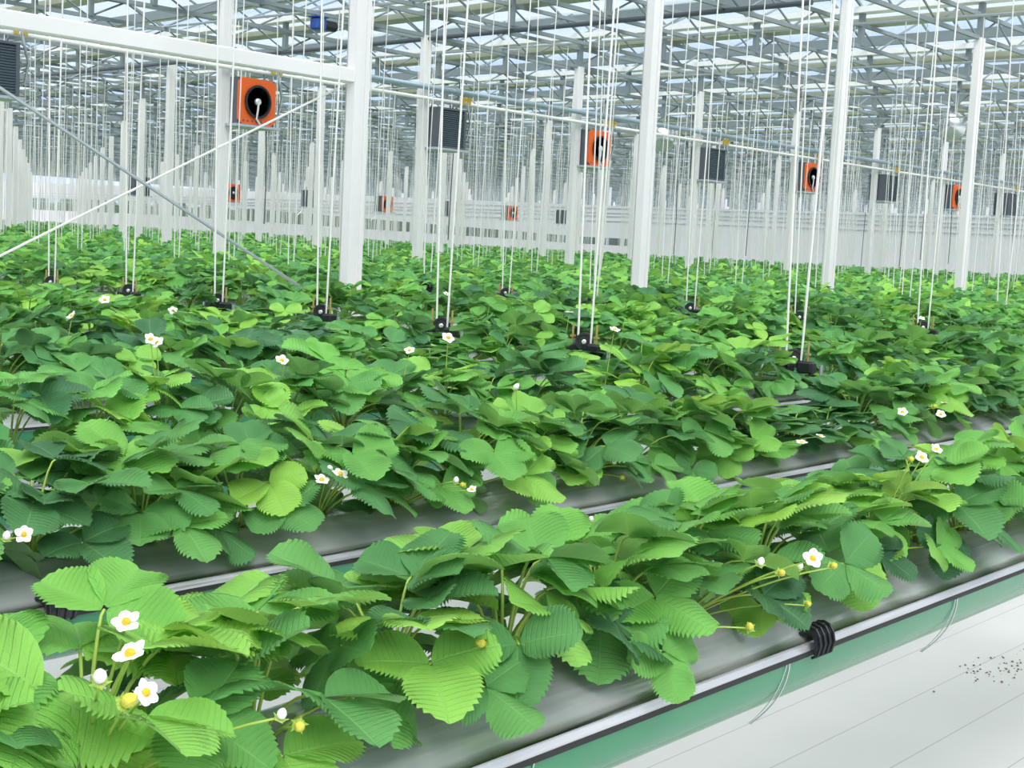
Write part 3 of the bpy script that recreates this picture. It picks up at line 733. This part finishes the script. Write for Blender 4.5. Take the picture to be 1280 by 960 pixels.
# hoist shafts across the house that the cords wind on
for j in range(13):
    x = 5.85 + 4.12*j
    ya = max(2.5, (x)*math.tan(YAW-0.352-0.1)); yb = min(100, x*math.tan(min(1.45, YAW+0.352+0.1)))
    if yb - ya < 1: continue
    place('hoist_shaft', MB().tube([(x+0.012*(ya-5), ya, CT+0.02), (x+0.012*(yb-5), yb, CT+0.02)], 0.02, 6).mesh('hoist_shaft', 'steel'), label=f'thin steel hoist shaft across the roof, {ordw(j+1)} from the near end', cat='shaft', group='hoist shafts')
# dark cables that drop from the roof on the right
CB = [(889, 322), (932, 320), (842, 318), (1076, 334), (1124, 333), (1150, 325), (1185, 330), (1236, 338), (1262, 345), (560, 300), (330, 280)]
for i, (px, pb) in enumerate(CB):
    p = on_y(px, pb, Y_A + PY*(5 + i % 4)); p.z = max(p.z, 1.0)
    sway = 0.15*(1 if i % 2 else -1)
    place('drop_cable', MB().tube([(0, 0, 0), (0.02, 0.0, 1.0), (sway*0.4, 0, 2.4), (sway, 0, ZC0+0.03-p.z)], 0.013, 5).mesh('drop_cable', 'dark_cable'), None, p, f'thin dark cable dropping from the roof, {ordw(sorted(CB).index((px, pb))+1)} from the left', 'cable', 'dark drop cables')

# ------------------------------------------------------------------ strawberry leaves
def leaflet_width(t):
    if t < 0.55: return 0.475*(1-((0.55-t)/0.55)**1.9)**0.72
    return 0.475*(max(0, 1-((t-0.55)/0.45)**2.3))**0.55
def leaflet_geo(rng, N_=24, U=4):
    fold = rng.uniform(0.10, 0.50); droop = rng.uniform(0.0, 0.6); edge = rng.uniform(0.0, 0.55); tw = rng.uniform(-0.25, 0.25); wid = rng.uniform(0.94, 1.1); ph = rng.uniform(0, 6); wob = rng.uniform(0.02, 0.05)
    v, uv, f = [], [], []
    cols_ = [-1 + i/U for i in range(2*U+1)]
    for i in range(N_+1):
        t = i/N_
        xm = t + 0.30*(1-t)*min(1, t*3.5)              # where the side vein that leaves the midrib at t meets the margin
        w = leaflet_width(min(0.996, max(0.004, xm)))*wid
        for c in cols_:
            u = abs(c)
            tooth = (0.032 if i % 2 else -0.020)*min(1, 6*t)*min(1, 5*(1-t)+0.5) if u == 1 else 0
            x = t + (xm-t)*u + tooth*0.8
            y = (w*u + tooth*(0.9 if t < 0.9 else 0.3))*(1 if c > 0 else -1 if c < 0 else 0)
            pleat = (0.024 if i % 2 == 0 else -0.024)*math.sin(math.pi*min(1, u*1.0)*0.72)*math.sin(math.pi*min(1, t*1.02))
            z = abs(y)*math.tan(fold) - droop*0.45*x*x - edge*(abs(y)**2)*1.7 + pleat + tw*y*t*0.6 + wob*math.sin(5*t+ph+c*1.5)*u
            v.append((x, y, z)); uv.append((t, 0.5+0.5*c))
    n = len(cols_)
    for i in range(N_):
        for j in range(n-1):
            a = i*n+j; f.append((a, a+1, a+n+1, a+n)) if False else f.append((a, a+n, a+n+1, a+1))
    return v, uv, f
def build_leaf_mesh(name, v, uv, f, mats, mi=None):
    me = bpy.data.meshes.new(name); me.from_pydata(v, [], f)
    for m_ in mats: me.materials.append(MT[m_])
    l = me.uv_layers.new(name='UVMap'); li = np.empty(len(me.loops), dtype=np.int32); me.loops.foreach_get('vertex_index', li)
    l.data.foreach_set('uv', np.array(uv, dtype=np.float32)[li].ravel())
    if mi is not None: me.polygons.foreach_set('material_index', mi)
    me.polygons.foreach_set('use_smooth', [True]*len(me.polygons)); me.update(); return me
R_ = random.Random(77)
LEAFLETS = [leaflet_geo(R_) for _ in range(14)]
# make sure the upper face points up
def flip_if(v, uv, f):
    a, b_, c = [Vector(v[i]) for i in f[len(f)//2][:3]]
    if (b_-a).cross(c-a).z < 0: f = [tuple(reversed(q)) for q in f]
    return v, uv, f
LEAFLETS = [flip_if(*g_) for g_ in LEAFLETS]
LEAFLET_ME = [build_leaf_mesh('leaflet', *g_, ['leaf']) for g_ in LEAFLETS]

def basis(xd, nz, o, s):
    x = Vector(xd).normalized(); z = Vector(nz); z = (z - x*z.dot(x)).normalized(); y = z.cross(x)
    return Matrix(((x.x*s, y.x*s, z.x*s, o[0]), (x.y*s, y.y*s, z.y*s, o[1]), (x.z*s, y.z*s, z.z*s, o[2]), (0, 0, 0, 1)))
def leaf_pose(rng, a):
    """a: 0 young and upright in the middle ... 1 old and outside. Returns petiole points and three leaflet matrices (azimuth 0 = +x)."""
    r = 0.025 + 0.135*a**0.8 + rng.uniform(-.015, .03); h = 0.205 - 0.125*a**1.3 + rng.uniform(-.035, .025)
    L = (0.076 + 0.037*math.sin(math.pi*min(1, 0.25+a*0.6)))*rng.uniform(0.86, 1.12)
    dl = math.radians(-8 + 48*a + rng.uniform(-18, 18)); roll = math.radians(rng.uniform(-28, 28))
    P = Vector((r, rng.uniform(-.02, .02), h))
    pts = []
    c1 = Vector((r*0.22, P.y*0.3, h*0.62)); c2 = Vector((r*0.65, P.y*0.8, h*1.02))
    for i in range(7):
        t = i/6; pts.append(((1-t)**3*Vector((0, 0, 0)) + 3*(1-t)**2*t*c1 + 3*(1-t)*t*t*c2 + t**3*P))
    fx = Vector((math.cos(dl), 0, -math.sin(dl))); nz = Vector((math.sin(dl), 0, math.cos(dl)))
    nz = Matrix.Rotation(roll, 3, fx) @ nz
    t0 = rng.uniform(0.0, 0.42); f2 = (fx*math.cos(t0) + nz*math.sin(t0)).normalized()
    mats = [basis(f2, nz - fx*math.sin(t0), P + f2*0.004, L)]
    for sg in (-1, 1):
        an = sg*math.radians(rng.uniform(72, 98)); q = Matrix.Rotation(an, 3, nz) @ fx
        tilt = rng.uniform(-0.05, 0.50); q = (q*math.cos(tilt) + nz*math.sin(tilt)*0.8).normalized()
        mats.append(basis(q, nz - fx*rng.uniform(-.1, .3), P + q*0.003, L*rng.uniform(0.86, 1.0)))
    return pts, mats
def petiole_mb(pts):
    return MB().tube(pts, [0.0026]*4 + [0.0022]*2 + [0.0018], 5)
# whole-leaf variants for plants further back
AGES = [0.0, 0.18, 0.36, 0.54, 0.70, 0.85, 1.0]
VAR = {}
for ai, a in enumerate(AGES):
    VAR[ai] = []
    for q in range(5):
        pts, mats = leaf_pose(R_, a); pb = petiole_mb(pts)
        v = list(pb.v); f = list(pb.f); uv = [(0.5, 0.2)]*len(v); mi = [1]*len(f)
        for m_ in mats:
            lv, luv, lf = LEAFLETS[R_.randrange(14)]; n = len(v)
            v += [tuple(m_ @ Vector(p)) for p in lv]; uv += luv; f += [tuple(n+i for i in t) for t in lf]; mi += [0]*len(lf)
        VAR[ai].append(build_leaf_mesh('leaf', v, uv, f, ['leaf', 'stalk'], mi))

# flower pieces
pet = MB(); 
for i in range(6):
    t = i/5; w = 0.0072*math.sin(math.pi*min(0.98, 0.12+0.80*t))**0.7
    for c in (-1, -.4, .4, 1): pet.v.append((0.0035+0.0115*t + 0.0012*(1-c*c)*t, w*c, 0.0016*t*t*2 + 0.0012*abs(c)))
for i in range(5):
    for j in range(3): a = i*4+j; pet.f.append((a, a+4, a+5, a+1)); pet.m.append(0)
pet = pet.mesh('petal', 'petal', True)
cen = MB().lathe([(-0.002, 0.003), (0, 0.0052), (0.003, 0.0046), (0.0055, 0.0024)], (0, 0, 0), (0, 0, 1), 10).mesh('flower_centre', 'pollen', True)
sep = MB()
for k in range(10):
    an = 2*math.pi*k/10; q = len(sep.v); ln = 0.010 if k % 2 else 0.007
    for rr, da, zz in ((0.002, -.3, -0.002), (0.006, -.28, -0.003), (ln, 0, -0.001), (0.006, .28, -0.003), (0.002, .3, -0.002)): sep.v.append((rr*math.cos(an+da), rr*math.sin(an+da), zz))
    sep.f.append((q, q+1, q+2, q+3, q+4)); sep.m.append(0)
sep = sep.mesh('sepals', 'stalk')
budm = MB().lathe([(-0.005, 0.002), (-0.003, 0.0045), (0.001, 0.0055), (0.005, 0.004), (0.008, 0.0015)], (0, 0, 0), (0, 0, 1), 9)
bud_y = budm.mesh('fruitlet', 'bud', True); bud_w = budm.mesh('closed_bud', 'petal', True)
crown_m = MB().lathe([(-0.02, 0.013), (0.0, 0.012), (0.012, 0.007), (0.018, 0.003)], (0, 0, 0), (0, 0, 1), 8).mesh('crown', 'crown', True)

# ------------------------------------------------------------------ plants
allp = []
for k in range(NROW):
    for i, x in enumerate(holes_of(k)):
        y = row_y(k) + HOLE_DY
        if not in_view(x, y, 0.10, 0.9): continue
        allp.append((math.hypot(x, y), k, x, y))
allp.sort()
# those in the picture come first
def shows(x, y): return in_view(x, y, 0.045 if math.hypot(x, y) > 3 else 0.13, 0.0) and depth(x, y) > 0.9
vis = [p for p in allp if shows(p[2], p[3])][:300]
vset = set((k, x) for _, k, x, _ in vis)
order = {}
for d, k, x, y in sorted(vis, key=lambda q: q[2]): order.setdefault(k, []).append(x)
plants = {}
PR = random.Random(123)
def set_tone(o, t): t = max(0, min(1, t)); o.color = (t, t, t, 1)
for d, k, x, y in vis:
    z = ZG(x, y) + 0.030 if k < 3 else ZG(x, y) + dome(0.1) - 0.01
    n_ = order[k].index(x) + 1
    side = 'front' if k == 0 else ordw(k+1)
    lab = f'strawberry plant in the {side} gutter row, {ordw(n_)} from the left'
    big = PR.uniform(0.92, 1.12)
    r = empty('strawberry_plant', (x, y, z), lab, 'plant', f'strawberry plants in the {side} gutter row', rz=PR.uniform(0, 6.28))
    hz = 1.0
    for hd, hx, hy, hj, hk in hang_list:
        if hd > 16: break
        if hk == k and abs(hx-x) < 0.26: hz = min(hz, 0.36)
        if hk == k+1 and abs(hx*y/hy-x) < 0.32: hz = min(hz, 0.60)
        if hk == k+2 and hy > 5 and abs(hx*y/hy-x) < 0.3: hz = min(hz, 0.85)
    r.scale = (big, big, big*hz)
    tone0 = PR.gauss(0.50, 0.13) + (0.05 if k == 0 else -0.02 if k < 4 else 0.02)
    plants.setdefault(k, []).append((x, y, z, r, big, n_))
    nl = PR.randint(15, 17) if k < 2 else PR.randint(13, 15) if k < 5 else PR.randint(11, 13)
    place('crown', crown_m, r)
    for i in range(nl):
        a = min(1.18 if k < 2 else 1, max(0, (i+0.5)/nl*(1.12 if k < 2 else 1) + PR.uniform(-.06, .06))); az = i*2.39996 + PR.uniform(-.45, .45)
        tone = tone0 + PR.gauss(0, 0.21) + 0.10*(0.5-a)
        if k < 2:
            pts, mats = leaf_pose(PR, a)
            pet_o = place('leaf', petiole_mb(pts).mesh('petiole', 'stalk', True), r); pet_o.rotation_euler = (0, 0, az)
            set_tone(pet_o, tone)
            for m_ in mats:
                lo = place('leaflet', LEAFLET_ME[PR.randrange(14)], pet_o); lo.matrix_basis = m_; set_tone(lo, tone + PR.gauss(0, 0.035))
        else:
            ai = min(6, max(0, int(round(a*6)))); lo = place('leaf', VAR[ai][PR.randrange(5)], r); lo.rotation_euler = (PR.uniform(-.1, .1), PR.uniform(-.12, .12), az)
            s_ = PR.uniform(0.88, 1.1); lo.scale = (s_, s_, s_); set_tone(lo, tone)

# flowers, buds and fruitlets, each belonging to the plant nearest to it
def add_flower(px, py, k, kind='flower', dy=None, size=1.0):
    yy = row_y(k) + (PR.uniform(-0.13, -0.05) if dy is None else dy)
    if k == 0 and yy < row_y(0): yy -= 0.09
    if k == 1 and yy < row_y(1): yy -= 0.10
    p = on_y(px, py, yy)
    if k > 1:
        p = on_z(px, py, H-0.37); k = max(1, min(max(plants), round((p.y+0.05-Y1)/ROW))); yy = row_y(k)-0.06; p = on_y(px, py, yy)
    base = ZG(p.x, yy) + (0.055 if yy > row_y(k)-HALF else -0.04)
    if p.z < base + 0.015:                           # keep it above the film: slide towards the camera's line of sight
        p = on_z(px, py, base + 0.02)
    cand = min(plants[k], key=lambda q: abs(q[0]-p.x)); pl = cand[3]
    if abs(cand[0]-p.x) > 0.3: return
    inv = (Matrix.Translation(pl.location) @ Matrix.Rotation(pl.rotation_euler.z, 4, 'Z') @ Matrix.Diagonal((pl.scale.x, pl.scale.y, pl.scale.z, 1))).inverted()
    lp = inv @ p; ls = Vector((0.004, 0.004, 0.004))
    mid = (ls + lp)*0.5 + Vector((0, 0, 0.03))
    pts = [(1-t)**2*ls + 2*(1-t)*t*mid + t*t*(lp - Vector((0, 0, 0.003))) for t in np.linspace(0, 1, 7)]
    place('flower_stalk', MB().tube(pts, [0.0020]*5+[0.0016, 0.0013], 5).mesh('flower_stalk', 'stalk', True), pl)
    # the face turns half up, half to the light on the path side
    nrm = Vector((PR.gauss(-0.35, .3), PR.gauss(-0.55, .3), 0.75)).normalized()
    nrm = (inv.to_3x3() @ nrm).normalized()
    if kind == 'flower':
        m_ = basis(nrm.orthogonal(), nrm, lp, size*0.95); c = place('flower', cen, pl); c.matrix_basis = m_; c['label'] = 'white flower with yellow centre'
        for i in range(5): q = place('petal', pet, c); q.rotation_euler = (PR.uniform(-.12, .12), PR.uniform(-.15, .25), 2*math.pi*i/5 + PR.uniform(-.08, .08))
        place('sepals', sep, c)
    else:
        nb = (nrm + Vector((0, 0, -0.6 if kind == 'fruit' else 0.5))).normalized()
        m_ = basis(nb.orthogonal(), nb, lp, size*1.1); c = place('fruitlet' if kind == 'fruit' else 'flower_bud', bud_y if kind == 'fruit' else bud_w, pl); c.matrix_basis = m_
        q = place('sepals', sep, c); q.location = (0, 0, -0.003)
FL = [(163, 818, 0, 'flower', -.10, 1.15), (182, 866, 0, 'flower', -.15, .9), (160, 876, 0, 'fruit', -.15, 1.2), (125, 846, 0, 'bud', -.12, 1.1), (352, 893, 0, 'bud', -.13, .9), (374, 908, 0, 'fruit', -.13, 1.1), (602, 804, 0, 'fruit', -.10, 1.1),
      (158, 778, 0, 'flower', -.02, 1.0), (1016, 698, 0, 'flower', -.18, 1.2), (1042, 707, 0, 'fruit', -.17, 1.1), (951, 702, 0, 'bud', -.14, 1.1), (977, 716, 0, 'fruit', -.14, 1.1), (1010, 755, 0, 'fruit', -.13, 1.0), (937, 783, 0, 'fruit', -.15, 1.1), (1000, 708, 0, 'bud', -.1, 1),
      (1152, 572, 0, 'flower', -.05, 1.1), (1139, 574, 0, 'fruit', -.05, 1.), (1170, 562, 0, 'flower', -.05, 1.0), (1067, 645, 0, 'bud', 0, 1.1),
      (30, 668, 1, 'flower', -.12, 1.15), (8, 670, 1, 'bud', -.12, 1.2), (402, 600, 1, 'flower', -.10, 1.2), (425, 593, 1, 'flower', -.10, 1.15), (412, 586, 1, 'bud', -.08, 1.1), (570, 600, 1, 'bud', -.12, 1.2), (590, 612, 1, 'flower', -.12, .9), (578, 606, 1, 'fruit', -.12, 1.1), (768, 577, 1, 'bud', -.06, 1.3), (778, 596, 1, 'fruit', -.06, 1.2), (738, 650, 0, 'bud', .08, 1.0),
      (1002, 553, 1, 'flower', -.16, 1.2), (1025, 545, 1, 'flower', -.16, 1.0), (791, 525, 2, 'flower', -.05, 1.5), (798, 548, 2, 'bud', -.05, 1.3), (1128, 515, 1, 'flower', -.12, 1.2), (1168, 508, 1, 'fruit', -.12, 1.4), (1182, 504, 1, 'flower', -.12, 1.3), (1176, 518, 1, 'flower', -.12, 1.4),
      (196, 428, 4, 'flower', 0, 1.5), (188, 424, 4, 'flower', 0, 1.4), (352, 451, 3, 'flower', 0, 1.4), (512, 438, 4, 'flower', 0, 1.4), (560, 422, 5, 'flower', 0, 1.6), (131, 375, 7, 'flower', 0, 1.8), (90, 395, 5, 'flower', 0, 1.4), (645, 484, 3, 'bud', 0, 1.4), (768, 412, 6, 'flower', 0, 1.6), (712, 390, 7, 'flower', 0, 1.6), (1152, 398, 4, 'flower', 0, 1.5), (216, 388, 6, 'flower', 0, 1.5), (558, 368, 8, 'flower', 0, 1.8)]
for f_ in FL:
    if f_[2] in plants: add_flower(*f_)

# ------------------------------------------------------------------ the rest of the crop as one mass
LR = random.Random(31); NPR = np.random.RandomState(4)
def low_leaflet(m_, tone, V, Fc, T, lod):
    pts = [(0, 0, 0), (0.35, 0.40, 0.06), (0.8, 0.36, 0.0), (1.03, 0, -0.12), (0.8, -0.36, 0.0), (0.35, -0.40, 0.06), (0.55, 0, -0.03)]
    n = len(V)
    V += [tuple(m_ @ Vector(p)) for p in pts]; T += [tone]*7
    Fc += [(n, n+6, n+1), (n+1, n+6, n+2), (n+2, n+6, n+3), (n+3, n+6, n+4), (n+4, n+6, n+5), (n+5, n+6, n)]
def template(lod):
    V, Fc, T = [], [], []
    nl = 10 if lod == 0 else 7
    for i in range(nl):
        a = (i+0.5)/nl; pts, mats = leaf_pose(LR, a); az = Matrix.Rotation(i*2.4 + LR.uniform(-.4, .4), 4, 'Z'); tone = 0.48 + LR.gauss(0, 0.19) + 0.1*(0.5-a)
        if lod == 0:
            for m_ in mats: low_leaflet(az @ m_, tone + LR.gauss(0, .04), V, Fc, T, 0)
        else:
            m_ = az @ mats[0] @ Matrix.Diagonal((1.55, 1.9, 1.3, 1)) @ Matrix.Translation((-0.35, 0, 0)); low_leaflet(m_, tone, V, Fc, T, 1)
            m_ = az @ mats[1] @ Matrix.Diagonal((1.3, 1.5, 1.3, 1)); low_leaflet(m_, tone, V, Fc, T, 1)
    return np.array(V, dtype=np.float32), np.array(Fc, dtype=np.int32), np.array(T, dtype=np.float32)
TEMPL = {0: [template(0) for _ in range(10)], 1: [template(1) for _ in range(10)]}
groups = {}
for d, k, x, y in allp:
    if (k, x) in vset or d < 3.2: continue
    lod = 0 if d < 34 else 1
    if lod and d > 60 and LR.random() < 0.35: continue
    groups.setdefault((lod, LR.randrange(10)), []).append((x, y, ZG(x, y)+0.05, LR.uniform(0, 6.28), LR.uniform(0.95, 1.2)))
VV, FF, TT = [], [], []; off = 0
for key, lst in groups.items():
    V, Fc, T = TEMPL[key[0]][key[1]]; P = np.array(lst, dtype=np.float32); n = len(P)
    c, s_ = np.cos(P[:, 3])[:, None], np.sin(P[:, 3])[:, None]; sc = P[:, 4][:, None]
    X = (V[None, :, 0]*c - V[None, :, 1]*s_)*sc + P[:, 0][:, None]; Yv = (V[None, :, 0]*s_ + V[None, :, 1]*c)*sc + P[:, 1][:, None]; Z = V[None, :, 2]*sc + P[:, 2][:, None]
    VV.append(np.stack([X, Yv, Z], -1).reshape(-1, 3))
    FF.append((Fc[None] + (np.arange(n)*len(V))[:, None, None] + off).reshape(-1, 3))
    TT.append((np.clip(T[None] + NPR.normal(0, 0.06, (n, 1)), 0, 1)).ravel()); off += n*len(V)
VV = np.concatenate(VV); FF = np.concatenate(FF); TT = np.concatenate(TT).astype(np.float32)
me = bpy.data.meshes.new('strawberry_field')
me.vertices.add(len(VV)); me.vertices.foreach_set('co', VV.ravel().astype(np.float32))
me.loops.add(len(FF)*3); me.loops.foreach_set('vertex_index', FF.ravel().astype(np.int32))
me.polygons.add(len(FF)); me.polygons.foreach_set('loop_start', np.arange(0, len(FF)*3, 3, dtype=np.int32)); 
me.update(calc_edges=True); me.validate()
at = me.attributes.new('tone', 'FLOAT', 'POINT'); at.data.foreach_set('value', TT)
me.materials.append(MT['leaf_far'])
place('strawberry_field', me, label='dense distant mass of green strawberry plants filling the greenhouse', cat='plants', kind='stuff')
print('plants', len(vis), 'rest', len(allp)-len(vis), 'tris far', len(FF), 'hangers', len(hang_list), 'panes', len(panes), 'objects', len(bpy.data.objects))
